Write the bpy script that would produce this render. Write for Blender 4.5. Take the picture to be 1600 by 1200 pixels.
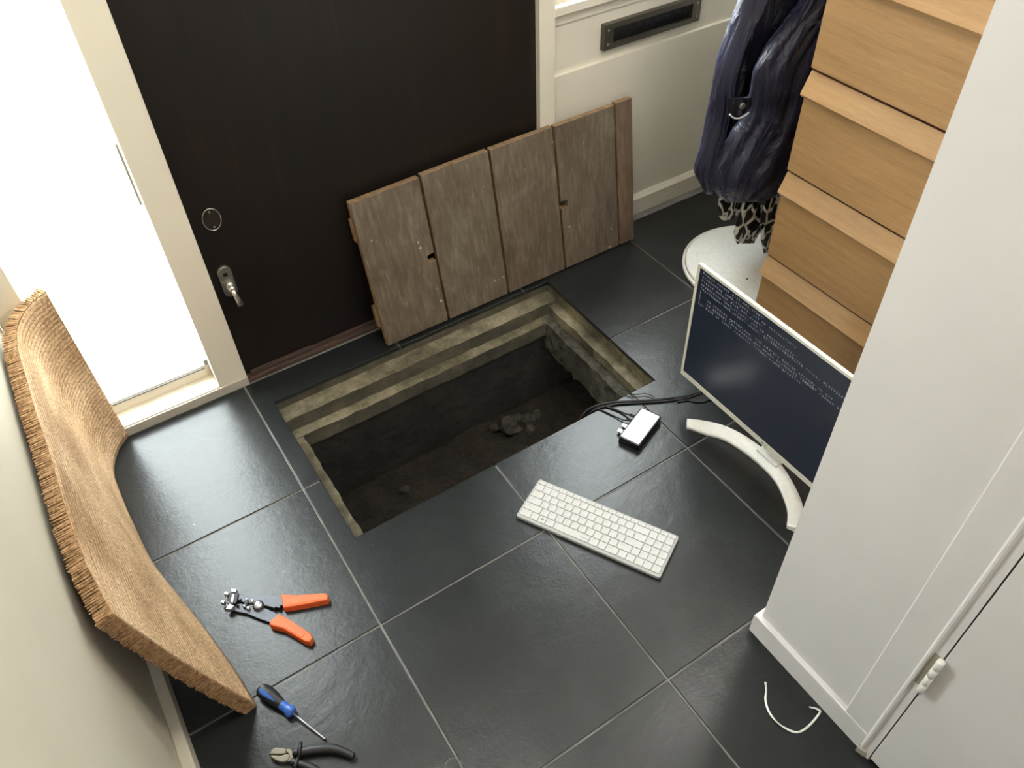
import bpy, bmesh, math, random
from mathutils import Vector, Matrix, Euler
random.seed(7)
S = bpy.context.scene
for o in list(bpy.data.objects): bpy.data.objects.remove(o)
COL = S.collection

# ------------------------------------------------------------------ camera, world, lights, exposure
cam_d = bpy.data.cameras.new('camera'); cam = bpy.data.objects.new('camera', cam_d); COL.objects.link(cam)
cam_d.sensor_width = 36; cam_d.lens = 28.66; cam_d.clip_start = .02
cam_d.shift_x = -7.93/1600; cam_d.shift_y = -28.28/1600
RT = Vector((0.8382160874138775, -0.5446534112286479, -0.027321281770230244))
DN = Vector((-0.4015993072827433, -0.5826124093298328, -0.706598030626259))
FW = Vector((0.3689333099499035, 0.6032540444388951, -0.707087526885833))
M = Matrix((RT, -DN, -FW)).transposed().to_4x4(); M.translation = (-0.18398, -0.92715, 1.68709)
cam.matrix_world = M; S.camera = cam

w = bpy.data.worlds.new('overcast_sky'); S.world = w; w.use_nodes = True
nt = w.node_tree; bg = nt.nodes['Background']; bg.inputs[0].default_value = (.93, .97, 1, 1); bg.inputs[1].default_value = 30

def area(name, loc, rot, sx, sy, power, col):
    d = bpy.data.lights.new(name, 'AREA'); d.shape = 'RECTANGLE'; d.size = sx; d.size_y = sy; d.energy = power; d.color = col
    o = bpy.data.objects.new(name, d); COL.objects.link(o); o.location = loc; o.rotation_euler = rot; return o
sd_ = bpy.data.lights.new('sun', 'SUN'); sd_.energy = 40; sd_.angle = .01; sd_.color = (1, .97, .92)
sun = bpy.data.objects.new('sun', sd_); COL.objects.link(sun); sun.location = (3, 3, 5); sun.rotation_euler = Vector((-.66, .10, -.74)).to_track_quat('-Z', 'Y').to_euler()   # along the facade: lights the street, never enters
area('hall_fill_light', (.15, .02, 2.46), (0, 0, 0), .4, .4, 17, (1, .97, .93))  # added fill, no fixture: brightens the far wall left of the coat
area('back_hall_light', (.42, -2.3, 2.3), (math.radians(25), 0, 0), .3, .3, 22, (1, .99, .98))
area('alcove_fill_light', (.90, -.42, 1.8), (math.radians(72), 0, math.radians(-4)), .3, .2, 7, (1, .975, .94))  # unseen fill behind the partition, added to lift the far wall panel
area('landing_fill_light', (1.4, -.25, 2.46), (0, 0, 0), .3, .3, 18, (1, .97, .93))  # added fill above the chest for the far wall and round base
S.view_settings.view_transform = 'Standard'; S.view_settings.look = 'None'; S.view_settings.gamma = 1
S.view_settings.use_curve_mapping = False; S.view_settings.exposure = -0.5

# ------------------------------------------------------------------ material helpers
def srgb(r, g, b):
    f = lambda c: (c/255)/12.92 if c <= 10 else ((c/255+.055)/1.055)**2.4
    return (f(r), f(g), f(b), 1)
class Mat:
    def __init__(s, name, col=(.8, .8, .8, 1), rough=.5, metal=0, spec=.5):
        s.m = bpy.data.materials.new(name); s.m.use_nodes = True; s.t = s.m.node_tree
        s.p = s.t.nodes['Principled BSDF']; s.p.inputs['Base Color'].default_value = col
        s.p.inputs['Roughness'].default_value = rough; s.p.inputs['Metallic'].default_value = metal
        s.p.inputs['Specular IOR Level'].default_value = spec
    def n(s, typ, **kw):
        nd = s.t.nodes.new(typ)
        for k, v in kw.items():
            if k in nd.inputs: nd.inputs[k].default_value = v
            else: setattr(nd, k, v)
        return nd
    def l(s, a, b): s.t.links.new(a, b)
    def co(s, scale=(1, 1, 1), obj=True, rnd=False, rot=(0, 0, 0)):
        c = s.n('ShaderNodeTexCoord'); mp = s.n('ShaderNodeMapping'); mp.inputs['Scale'].default_value = scale; mp.inputs['Rotation'].default_value = rot
        s.l(c.outputs['Object' if obj else 'Generated'], mp.inputs[0])
        if rnd:
            oi = s.n('ShaderNodeObjectInfo'); mu = s.n('ShaderNodeMath', operation='MULTIPLY'); mu.inputs[1].default_value = 37
            s.l(oi.outputs['Random'], mu.inputs[0]); cb = s.n('ShaderNodeCombineXYZ')
            for i in range(3): s.l(mu.outputs[0], cb.inputs[i])
            s.l(cb.outputs[0], mp.inputs['Location'])
        return mp.outputs[0]
    def noise(s, vec, scale, detail=4, rough=.55, dist=0):
        nd = s.n('ShaderNodeTexNoise'); nd.inputs['Scale'].default_value = scale; nd.inputs['Detail'].default_value = detail
        nd.inputs['Roughness'].default_value = rough; nd.inputs['Distortion'].default_value = dist; s.l(vec, nd.inputs['Vector']); return nd.outputs['Fac']
    def ramp(s, fac, stops):
        r = s.n('ShaderNodeValToRGB'); e = r.color_ramp.elements
        while len(e) < len(stops): e.new(.5)
        for el, (p, c) in zip(e, stops): el.position = p; el.color = c if len(c) == 4 else (*c, 1)
        s.l(fac, r.inputs[0]); return r.outputs[0]
    def mix(s, a, b, f, typ='MIX'):
        m = s.n('ShaderNodeMix', data_type='RGBA', blend_type=typ)
        for v, i in ((f, 0), (a, 6), (b, 7)):
            if hasattr(v, 'links'): s.l(v, m.inputs[i])
            else: m.inputs[i].default_value = v
        return m.outputs[2]
    def math(s, op, a, b=0):
        m = s.n('ShaderNodeMath', operation=op)
        for v, i in ((a, 0), (b, 1)):
            if hasattr(v, 'links'): s.l(v, m.inputs[i])
            else: m.inputs[i].default_value = v
        return m.outputs[0]
    def bump(s, h, strength=.3, dist=.002):
        b = s.n('ShaderNodeBump'); b.inputs['Strength'].default_value = strength; b.inputs['Distance'].default_value = dist
        if s.p.inputs['Normal'].is_linked: s.l(s.p.inputs['Normal'].links[0].from_socket, b.inputs['Normal'])
        s.l(h, b.inputs['Height']); s.l(b.outputs[0], s.p.inputs['Normal'])
    def base(s, c): s.l(c, s.p.inputs['Base Color'])
    def rough(s, c): s.l(c, s.p.inputs['Roughness'])

def mk_paint(name, col, rough=.45, bump=.15):
    m = Mat(name, col, rough); v = m.co()
    n1 = m.noise(v, 3, 3); c2 = tuple(x*.93 for x in col[:3])+(1,)
    m.base(m.ramp(n1, [(.3, c2), (.7, col)])); m.bump(m.noise(v, 60, 3), bump, .001); return m.m
CREAM = mk_paint('cream_gloss_paint', srgb(222, 215, 197), .38)
WHITE = mk_paint('white_wall_paint', srgb(220, 217, 216), .55)
WALLL = mk_paint('warm_white_wall_paint', srgb(190, 184, 165), .6)
CEIL = mk_paint('ceiling_paint', srgb(235, 233, 228), .8)
# slate
m = Mat('slate', rough=.28, spec=.44); v = m.co(rnd=True)
n1 = m.noise(v, 4.5, 6, .6, .6); n2 = m.noise(v, 26, 5, .65); vs = m.co((2.2, 5, 3), rnd=True, rot=(0, 0, .6)); n3 = m.noise(vs, 2.2, 5, .55, 1.2)
c = m.ramp(n1, [(.28, (.007, .0084, .0084)), (.5, (.011, .0128, .0128)), (.75, (.018, .020, .020))])
c = m.mix(c, m.ramp(n2, [(.3, (.35, .35, .35)), (.7, (.75, .75, .75))]), .45, 'OVERLAY')
sp = m.n('ShaderNodeTexVoronoi'); sp.inputs['Scale'].default_value = 22; m.l(v, sp.inputs['Vector'])
spk = m.ramp(sp.outputs['Distance'], [(.018, (1, 1, 1)), (.035, (0, 0, 0))])
gate = m.ramp(m.noise(v, 7, 2), [(.58, (0, 0, 0)), (.62, (1, 1, 1))])
c = m.mix(c, (.32, .32, .30, 1), m.math('MULTIPLY', spk, gate))
dn = m.n('ShaderNodeTexNoise'); dn.inputs['Scale'].default_value = 6; m.l(v, dn.inputs['Vector']); mv = m.n('ShaderNodeMix', data_type='VECTOR'); mv.inputs[0].default_value = .12; m.l(v, mv.inputs[4]); m.l(dn.outputs['Color'], mv.inputs[5])
ck = m.n('ShaderNodeTexVoronoi', feature='DISTANCE_TO_EDGE'); ck.inputs['Scale'].default_value = 3.2; m.l(mv.outputs[1], ck.inputs['Vector'])
ckm = m.math('MULTIPLY', m.ramp(ck.outputs['Distance'], [(.0, (1, 1, 1)), (.0045, (0, 0, 0))]), m.ramp(m.noise(v, 5, 2), [(.5, (0, 0, 0)), (.6, (.6, .6, .6))]))
c = m.mix(c, (.032, .033, .032, 1), ckm); m.base(c)
m.bump(n3, .2, .004); m.bump(n2, .3, .002); m.bump(m.noise(v, 150, 3), .3, .0008)
SLATE = m.m
m = Mat('grout', srgb(128, 127, 121), .85); v = m.co(); m.base(m.ramp(m.noise(v, 14, 4), [(.3, srgb(84, 84, 79)), (.7, srgb(120, 118, 112))])); m.bump(m.noise(v, 200), .4, .001); GROUT = m.m
# concrete
m = Mat('old_mortar', rough=.9); v = m.co(); n1 = m.noise(v, 9, 6, .65); n2 = m.noise(v, 70, 4, .7)
c = m.ramp(n1, [(.3, srgb(54, 50, 38)), (.45, srgb(92, 86, 68)), (.58, srgb(118, 111, 90)), (.75, srgb(142, 135, 114))]); c = m.mix(c, m.ramp(n2, [(.3, (.3, .3, .3)), (.7, (.8, .8, .8))]), .5, 'OVERLAY'); m.base(c)
m.bump(n1, .6, .01); m.bump(n2, .7, .004); MORTAR = m.m
m = Mat('rough_pit_concrete', rough=.95); v = m.co(); n1 = m.noise(v, 30, 6, .75); n2 = m.noise(v, 5, 3)
c = m.mix(m.ramp(n1, [(.35, srgb(30, 28, 22)), (.55, srgb(86, 84, 74)), (.75, srgb(128, 126, 114))]), srgb(50, 46, 36), m.ramp(n2, [(.4, (0, 0, 0)), (.7, (.6, .6, .6))])); m.base(c); m.bump(n1, 1, .012); ROUGHC = m.m
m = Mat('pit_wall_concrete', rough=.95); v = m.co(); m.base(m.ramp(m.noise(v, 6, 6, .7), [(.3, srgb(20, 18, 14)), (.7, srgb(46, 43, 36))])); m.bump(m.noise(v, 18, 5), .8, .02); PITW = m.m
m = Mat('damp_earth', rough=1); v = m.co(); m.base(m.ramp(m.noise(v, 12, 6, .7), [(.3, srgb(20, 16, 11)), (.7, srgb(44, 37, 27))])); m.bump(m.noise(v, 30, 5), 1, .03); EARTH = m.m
m = Mat('rubble_stone', rough=.9); v = m.co(rnd=True); m.base(m.ramp(m.noise(v, 14, 4), [(.3, srgb(38, 35, 28)), (.7, srgb(66, 61, 51))])); m.bump(m.noise(v, 40), .6, .004); STONE = m.m
# dark door veneer
m = Mat('dark_brown_door_veneer', rough=.42, spec=.3); v = m.co((14, 14, .8)); n1 = m.noise(v, 3, 6, .6, .4)
m.base(m.ramp(n1, [(.3, srgb(22, 18, 15)), (.55, srgb(26, 21, 17)), (.8, srgb(38, 24, 20))])); m.bump(n1, .08, .001); DOORM = m.m
m = Mat('worn_reddish_threshold_wood', rough=.7); v = m.co((2, 20, 20)); m.base(m.ramp(m.noise(v, 4, 5), [(.3, srgb(38, 27, 22)), (.7, srgb(82, 60, 48))])); THRW = m.m
# planks
m = Mat('weathered_plank', rough=.78, spec=.25); v = m.co((26, 26, 2.2), rnd=True); v2 = m.co((1, 1, 1), rnd=True)
g = m.noise(v, 3.0, 8, .62, .5); b2 = m.noise(v2, 4.5, 6, .65, .5)
c = m.ramp(g, [(.28, srgb(36, 29, 22)), (.48, srgb(86, 75, 61)), (.72, srgb(142, 130, 112))])
c = m.mix(c, m.ramp(b2, [(.34, srgb(54, 44, 33)), (.45, srgb(92, 80, 66)), (.58, srgb(110, 98, 83)), (.72, srgb(150, 142, 128))]), .5)
oi = m.n('ShaderNodeObjectInfo'); c = m.mix(c, m.ramp(oi.outputs['Random'], [(0, srgb(112, 82, 62)), (.5, srgb(104, 96, 80)), (1, srgb(104, 88, 74))]), .35)
vo = m.n('ShaderNodeTexVoronoi'); vo.inputs['Scale'].default_value = 34; m.l(v2, vo.inputs['Vector'])
sp = m.ramp(vo.outputs['Distance'], [(.11, (1, 1, 1)), (.15, (0, 0, 0))]); gt = m.ramp(m.noise(v2, 7.3, 3), [(.57, (0, 0, 0)), (.62, (1, 1, 1))])
c = m.mix(c, srgb(196, 190, 176), m.math('MULTIPLY', m.math('MULTIPLY', sp, gt), .8))
sm = m.ramp(m.noise(m.co((3, 1, 1), rnd=True), 9, 6, .7, 1), [(.66, (0, 0, 0)), (.78, (.55, .55, .55))]); c = m.mix(c, srgb(176, 172, 160), sm)
m.base(c); m.bump(g, .5, .002); PLANK = m.m
m = Mat('sawn_plank_side', rough=.85); v = m.co((8, 8, 8), rnd=True); m.base(m.ramp(m.noise(v, 6, 6, .7), [(.3, srgb(96, 72, 48)), (.7, srgb(150, 122, 90))])); m.bump(m.noise(v, 20), .5, .002); PLANKS = m.m
# beech
m = Mat('beech_veneer', rough=.42, spec=.35); v = m.co((18, 1.2, 18), rnd=True); g = m.noise(v, 3.2, 8, .6, .3); v3 = m.co((160, 10, 160), rnd=True); g2 = m.noise(v3, 3, 3, .5)
c = m.ramp(g, [(.3, srgb(150, 115, 76)), (.5, srgb(160, 125, 84)), (.75, srgb(170, 134, 93))]); c = m.mix(c, m.ramp(g2, [(.35, (.38, .38, .38)), (.6, (.55, .55, .55))]), .35, 'OVERLAY'); m.base(c); m.bump(g2, .06, .0005); BEECH = m.m
m = Mat('beech_dark_gap', srgb(96, 50, 26), .8); BGAP = m.m
# metals and plastics
m = Mat('brushed_aluminium', srgb(200, 198, 190), .32, 1); v = m.co((1, 1, 30)); m.rough(m.ramp(m.noise(v, 40, 3), [(.3, (.25, .25, .25)), (.7, (.42, .42, .42))])); ALU = m.m
def plain(name, col, rough, metal=0, spec=.5, nb=.05, ns=90):
    m = Mat(name, col, rough, metal, spec); v = m.co(); nn = m.noise(v, ns, 3)
    lo = tuple(x*.9 for x in col[:3])+(1,); m.base(m.ramp(nn, [(.3, lo), (.7, col)])); m.bump(nn, nb, .0005); return m.m
BRONZE = plain('dark_anodised_frame', srgb(84, 79, 68), .4, .55)
SCREWM = plain('grey_screw_metal', srgb(150, 148, 140), .35, .9)
BLACKP = plain('black_plastic', srgb(20, 20, 21), .4)
BLACKR = plain('black_rubber_cable', srgb(16, 16, 17), .5)
DARKP = plain('dark_clear_cover_plate', srgb(44, 36, 30), .15)
PLW = plain('white_plastic', srgb(236, 235, 228), .35, nb=.02)
KEYW = plain('white_keycap', srgb(188, 188, 184), .7, nb=.04)
KEYB = plain('keyboard_body_white', srgb(160, 160, 156), .6, nb=.02)
MONW = plain('monitor_cream_bezel', srgb(214, 211, 196), .4, nb=.02)
STANDW = plain('stand_pearl_white', srgb(230, 228, 220), .3, nb=.01)
BOXW = plain('glossy_white_top', srgb(245, 246, 248), .12, nb=0)
LEG = plain('pale_grey_print', srgb(150, 150, 146), .6, nb=0)
LEGD = plain('dark_grey_print', srgb(70, 70, 72), .6, nb=0)
ORANGE = plain('orange_grip_plastic', srgb(222, 98, 44), .55, nb=.03)
ORANGED = plain('orange_grip_print', srgb(198, 84, 34), .5, nb=0)
STEEL = plain('satin_tool_steel', srgb(92, 94, 100), .5, .6)
STEELB = plain('bright_steel', srgb(186, 186, 188), .35, .8)
STEELD = plain('dark_steel', srgb(38, 38, 40), .4, .6)
BLUE = plain('blue_grip_plastic', srgb(50, 92, 170), .35)
PLNICK = plain('plier_jaw_nickel', srgb(120, 113, 98), .5, .7)
WIREW = plain('white_plastic_tie', srgb(235, 234, 228), .45)
m = Mat('screen_panel', (.0, .0, .0, 1), .28); m.p.inputs['Base Color'].default_value = (.01, .012, .018, 1); m.p.inputs['Emission Color'].default_value = srgb(26, 32, 44); m.p.inputs['Emission Strength'].default_value = .7
nn = m.noise(m.co(), 900, 1); m.bump(nn, .01, .0001); SCREEN = m.m
m = Mat('screen_text_glow', (.1, .1, .1, 1), .5); m.p.inputs['Emission Color'].default_value = srgb(186, 190, 200); m.p.inputs['Emission Strength'].default_value = .8; TXT = m.m
# coir
m = Mat('coir_mat_backing', rough=.95, spec=.1); v = m.co(); n1 = m.noise(v, 4, 4); n2 = m.noise(v, 180, 4, .7)
wv = m.n('ShaderNodeTexWave', wave_type='BANDS', bands_direction='Z'); wv.inputs['Scale'].default_value = 26; wv.inputs['Distortion'].default_value = 1.4; wv.inputs['Detail'].default_value = 3; wv.inputs['Detail Scale'].default_value = 9; m.l(v, wv.inputs['Vector'])
gateb = m.ramp(m.noise(m.co((1,.6,2)), 3, 2), [(.32, (0, 0, 0)), (.5, (1, 1, 1))]); vb = m.co((1.5, 1.5, 3.5)); nb_ = m.noise(vb, 2.6, 4, .6, .3)
c = m.ramp(nb_, [(.3, srgb(150, 120, 88)), (.5, srgb(178, 148, 114)), (.72, srgb(200, 170, 136))])
c = m.mix(c, m.ramp(n2, [(.3, (.1, .1, .1)), (.7, (.9, .9, .9))]), .8, 'OVERLAY'); c = m.mix(c, srgb(110, 78, 50), m.math('MULTIPLY', m.ramp(wv.outputs['Fac'], [(.0, (1, 1, 1)), (.35, (0, 0, 0))]), m.math('MULTIPLY', .6, gateb)))
m.base(c); m.bump(wv.outputs['Fac'], .5, .002); m.bump(n2, .7, .003); COIR = m.m
m = Mat('coir_bristle', rough=.95, spec=.1); v = m.co(); n1 = m.noise(v, 120, 3, .7); m.base(m.ramp(n1, [(.3, srgb(104, 76, 50)), (.7, srgb(178, 142, 104))])); m.bump(n1, .6, .002); BRIST = m.m
# textiles
def cloth(name, a, b, rough, sheen, wr=0):
    m = Mat(name, rough=rough, spec=.45); v = m.co(); n1 = m.noise(v, 7, 4, .5, .3); m.base(m.ramp(n1, [(.3, a), (.7, b)]))
    m.p.inputs['Sheen Weight'].default_value = sheen; m.p.inputs['Sheen Roughness'].default_value = .4; m.p.inputs['Sheen Tint'].default_value = (.6, .6, 1, 1)
    if wr: m.bump(m.noise(m.co((9, 9, 2.2)), 2.6, 4, .5, 1.2), wr, .02)
    m.bump(m.noise(v, 400, 2), .15, .0006); return m.m
NAVY = cloth('navy_nylon', srgb(24, 25, 40), srgb(36, 37, 58), .34, .2, .8)
NAVYD = cloth('dark_satin_lining', srgb(14, 14, 22), srgb(22, 22, 34), .22, .1, .7)
m = Mat('white_black_spotted_cloth', rough=.4); v = m.co((1.25, 1.25, .8)); vo = m.n('ShaderNodeTexVoronoi', feature='DISTANCE_TO_EDGE'); vo.inputs['Scale'].default_value = 25
dn = m.n('ShaderNodeTexNoise'); dn.inputs['Scale'].default_value = 14; m.l(v, dn.inputs['Vector']); mv = m.n('ShaderNodeMix', data_type='VECTOR'); mv.inputs[0].default_value = .03; m.l(v, mv.inputs[4]); m.l(dn.outputs['Color'], mv.inputs[5]); m.l(mv.outputs[1], vo.inputs['Vector'])
m.base(m.ramp(vo.outputs['Distance'], [(.07, srgb(228, 226, 220)), (.11, srgb(14, 13, 14))])); LEO = m.m
PIPE = plain('white_piping', srgb(225, 225, 228), .4)
# glass (thin pane)
m = bpy.data.materials.new('window_glass'); m.use_nodes = True; t = m.node_tree; t.nodes.clear()
out = t.nodes.new('ShaderNodeOutputMaterial'); mx = t.nodes.new('ShaderNodeMixShader'); tr = t.nodes.new('ShaderNodeBsdfTransparent'); gl = t.nodes.new('ShaderNodeBsdfGlossy'); fr = t.nodes.new('ShaderNodeLayerWeight'); pw = t.nodes.new('ShaderNodeMath'); pw.operation = 'POWER'; pw.inputs[1].default_value = 5; ad = t.nodes.new('ShaderNodeMath'); ad.operation = 'MULTIPLY_ADD'; ad.inputs[1].default_value = .9; ad.inputs[2].default_value = .04
gl.inputs['Roughness'].default_value = .02; fr.inputs[0].default_value = .5; tr.inputs[0].default_value = (.95, .97, .96, 1)
t.links.new(fr.outputs['Facing'], pw.inputs[0]); t.links.new(pw.outputs[0], ad.inputs[0]); t.links.new(ad.outputs[0], mx.inputs[0]); t.links.new(tr.outputs[0], mx.inputs[1]); t.links.new(gl.outputs[0], mx.inputs[2]); t.links.new(mx.outputs[0], out.inputs[0]); GLASS = m
PAVE = plain('pale_outdoor_paving', srgb(190, 186, 178), .9, nb=.3, ns=8)

# ------------------------------------------------------------------ geometry helpers
class B:
    def __init__(s): s.b = bmesh.new(); s.mats = []
    def box(s, x0, x1, y0, y1, z0, z1, mi=0, bev=0, mat=None):
        r = bmesh.ops.create_cube(s.b, size=1)['verts']
        for vv in r: vv.co = Vector(((x0+x1)/2+vv.co.x*(x1-x0), (y0+y1)/2+vv.co.y*(y1-y0), (z0+z1)/2+vv.co.z*(z1-z0)))
        fs = {f for vv in r for f in vv.link_faces}
        for f in fs: f.material_index = mi
        if bev:
            es = {e for f in fs for e in f.edges}
            rr = bmesh.ops.bevel(s.b, geom=list(es), offset=bev, segments=2, profile=.5, affect='EDGES')
            for f in rr['faces']: f.material_index = mi
            r = list({vv for f in rr['faces'] for vv in f.verts} | {vv for vv in r if vv.is_valid})
        if mat is not None: bmesh.ops.transform(s.b, matrix=mat, verts=r)
        return r
    def prism(s, pts, z0, z1, mi=0, bev=0, mat=None, seg=2):
        vs = [s.b.verts.new((p[0], p[1], z0)) for p in pts]; f = s.b.faces.new(vs); f.normal_update()
        if f.normal.z > 0: f.normal_flip()
        r = bmesh.ops.extrude_face_region(s.b, geom=[f]); tv = [g for g in r['geom'] if isinstance(g, bmesh.types.BMVert)]
        for vv in tv: vv.co.z = z1
        allv = vs+tv; fs = {ff for vv in allv for ff in vv.link_faces}
        for ff in fs: ff.material_index = mi
        if bev:
            es = [e for ff in fs for e in ff.edges if all(vv in tv for vv in e.verts)]
            rr = bmesh.ops.bevel(s.b, geom=list(set(es)), offset=bev, segments=seg, profile=.5, affect='EDGES')
            for ff in rr['faces']: ff.material_index = mi
            allv = list({vv for vv in allv if vv.is_valid} | {vv for ff in rr['faces'] for vv in ff.verts})
        if mat is not None: bmesh.ops.transform(s.b, matrix=mat, verts=allv)
        return allv
    def tube(s, pts, r, seg=8, mi=0, caps=True, flat=1.0):
        pts = [Vector(p) for p in pts]; n = len(pts); rings = []
        rs = r if isinstance(r, (list, tuple)) else [r]*n; up = Vector((0, 0, 1))
        for i, p in enumerate(pts):
            tdir = (pts[min(i+1, n-1)]-pts[max(i-1, 0)]).normalized()
            u = tdir.cross(up)
            if u.length < 1e-3: u = tdir.cross(Vector((0, 1, 0)))
            u.normalize(); v2 = tdir.cross(u).normalized()
            rings.append([s.b.verts.new(p+(u*math.cos(a)+v2*math.sin(a)*flat)*rs[i]) for a in [2*math.pi*k/seg for k in range(seg)]])
        for i in range(n-1):
            for k in range(seg):
                f = s.b.faces.new((rings[i][k], rings[i][(k+1) % seg], rings[i+1][(k+1) % seg], rings[i+1][k])); f.material_index = mi; f.smooth = True
        if caps:
            for rg in (rings[0], rings[-1]):
                f = s.b.faces.new(rg); f.material_index = mi
        return [vv for rg in rings for vv in rg]
    def lathe(s, prof, seg=32, mi=0, mat=None, sx=1, sy=1):
        rings = []
        for (r, z) in prof:
            rings.append([s.b.verts.new((0, 0, z))] if r < 1e-6 else [s.b.verts.new((r*sx*math.cos(2*math.pi*k/seg), r*sy*math.sin(2*math.pi*k/seg), z)) for k in range(seg)])
        for a, b in zip(rings, rings[1:]):
            for k in range(seg):
                k2 = (k+1) % seg
                q = [a[0], b[k2], b[k]] if len(a) == 1 else ([a[k], a[k2], b[0]] if len(b) == 1 else [a[k], a[k2], b[k2], b[k]])
                f = s.b.faces.new(q); f.material_index = mi; f.smooth = True
        vs = [vv for rg in rings for vv in rg]
        if mat is not None: bmesh.ops.transform(s.b, matrix=mat, verts=vs)
        return vs
    def grid(s, rows, mi=0, smooth=True, close=False):
        V = [[s.b.verts.new(p) for p in r] for r in rows]; n = len(rows[0])
        for i in range(len(V)-1):
            for k in range(n if close else n-1):
                f = s.b.faces.new((V[i][k], V[i][(k+1) % n], V[i+1][(k+1) % n], V[i+1][k])); f.material_index = mi; f.smooth = smooth
        return V
def obj(name, b, mat, parent=None, shade=False, origin=None):
    bm = b.b if isinstance(b, B) else b
    bmesh.ops.recalc_face_normals(bm, faces=bm.faces)
    if origin is not None: bmesh.ops.translate(bm, verts=bm.verts, vec=-Vector(origin))
    me = bpy.data.meshes.new(name); bm.to_mesh(me); bm.free()
    for mm in (mat if isinstance(mat, (list, tuple)) else [mat]): me.materials.append(mm)
    if shade:
        for p in me.polygons: p.use_smooth = True
    o = bpy.data.objects.new(name, me); COL.objects.link(o)
    if origin is not None: o.location = origin
    if parent is not None:
        o.parent = parent
        # parts are written in world coordinates; take the parent's place off
        pw = parent; off = Vector((0, 0, 0))
        while pw is not None: off += Vector(pw.location); pw = pw.parent
        o.location = Vector(o.location)-off
    return o
def thing(name, label, cat, loc, group=None):
    o = bpy.data.objects.new(name, None); COL.objects.link(o); o.location = loc; o.empty_display_size = .05
    if cat: o['label'] = label; o['category'] = cat
    if group: o['group'] = group
    return o
def tag(o, label, cat, group=None):
    o['label'] = label; o['category'] = cat
    if group: o['group'] = group
    return o
def struct(o, label=None):
    o['kind'] = 'structure'
    if label: o['label'] = label
    return o
def bx(*a, **k): b = B(); b.box(*a, **k); return b
def smooth_path(pts, n=6):
    pts = [Vector(p) for p in pts]; out = []
    for i in range(len(pts)-1):
        p0, p1, p2, p3 = pts[max(i-1, 0)], pts[i], pts[i+1], pts[min(i+2, len(pts)-1)]
        for k in range(n):
            t_ = k/n; out.append(.5*((2*p1)+(-p0+p2)*t_+(2*p0-5*p1+4*p2-p3)*t_*t_+(-p0+3*p1-3*p2+p3)*t_**3))
    out.append(pts[-1]); return out

# ------------------------------------------------------------------ room shell
XL, XR, YF, YN, ZC = -.456, 1.87, .95, -2.6, 2.5      # left wall, right wall, far glazing line, near wall, ceiling
HX0, HX1, HY0, HY1 = .05, .99, .24, .782                # hatch opening
PX = .682                                             # partition face
# floor bed (grout) with the hatch cut out
def ring_slab(x0, x1, y0, y1, z0, z1):
    b = B()
    a, c, d, e = HX0-.004, HX1+.004, HY0-.004, HY1+.004
    b.box(x0, x1, y0, d, z0, z1); b.box(x0, x1, e, y1, z0, z1); b.box(x0, a, d, e, z0, z1); b.box(c, x1, d, e, z0, z1); return b
floor = struct(obj('floor', ring_slab(XL-.05, XR+.05, YN-.05, .93, -.045, -.0024), GROUT), 'dark slate tile floor with pale grey grout lines')
G = .0024
full = None
def tile_mesh(x0, x1, y0, y1):
    bm = bmesh.new()
    xs = sorted({x0, x1} | {q for q in (HX0, HX1) if x0 < q < x1}); ys = sorted({y0, y1} | {q for q in (HY0, HY1) if y0 < q < y1})
    vd = {}
    def gv(x, y):
        if (x, y) not in vd: vd[(x, y)] = bm.verts.new((x, y, -.012))
        return vd[(x, y)]
    fs = []
    for i in range(len(xs)-1):
        for j in range(len(ys)-1):
            cx, cy = (xs[i]+xs[i+1])/2, (ys[j]+ys[j+1])/2
            if HX0 < cx < HX1 and HY0 < cy < HY1: continue
            fs.append(bm.faces.new((gv(xs[i], ys[j]), gv(xs[i+1], ys[j]), gv(xs[i+1], ys[j+1]), gv(xs[i], ys[j+1]))))
    if not fs: bm.free(); return None
    r = bmesh.ops.extrude_face_region(bm, geom=fs); tv = {g for g in r['geom'] if isinstance(g, bmesh.types.BMVert)}
    for v_ in tv: v_.co.z = 0
    es = [e for e in bm.edges if all(v_ in tv for v_ in e.verts) and any(any(v_ not in tv for v_ in f.verts) for f in e.link_faces)]
    bmesh.ops.bevel(bm, geom=es, offset=.0014, segments=2, profile=.5, affect='EDGES'); return bm
for i in range(-1, 5):
    for j in range(-6, 3):
        x0, x1, y0, y1 = i*.45+G, (i+1)*.45-G, j*.45+G, (j+1)*.45-G
        x0 = max(x0, XL+.003); x1 = min(x1, XR-.003); y0 = max(y0, YN+.003); y1 = min(y1, .888)
        if j == 1: y1 = .888
        if x1-x0 < .01 or y1-y0 < .01: continue
        if x0 > PX and y1 < -.5: continue
        cut = not (x1 < HX0 or x0 > HX1 or y1 < HY0 or y0 > HY1)
        std = abs(x1-x0-.45+2*G) < 1e-6 and abs(y1-y0-.45+2*G) < 1e-6 and not cut
        c = ((x0+x1)/2, (y0+y1)/2, 0)
        if std and full is not None:
            o = full.copy(); COL.objects.link(o); o.parent = floor; o.location = c; continue
        bm = tile_mesh(x0, x1, y0, y1)
        if bm is None: continue
        o = obj('tile', bm, SLATE, floor, origin=c)
        if std: full = o
b = B(); b.tube([(-.014+.017*math.cos(a), -.352+.017*math.sin(a), .0002) for a in [math.radians(q) for q in range(-20, 185, 12)]], .0008, 6); obj('filled_chip', b, plain('pale_filler', srgb(120, 118, 112), .8), floor)
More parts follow.
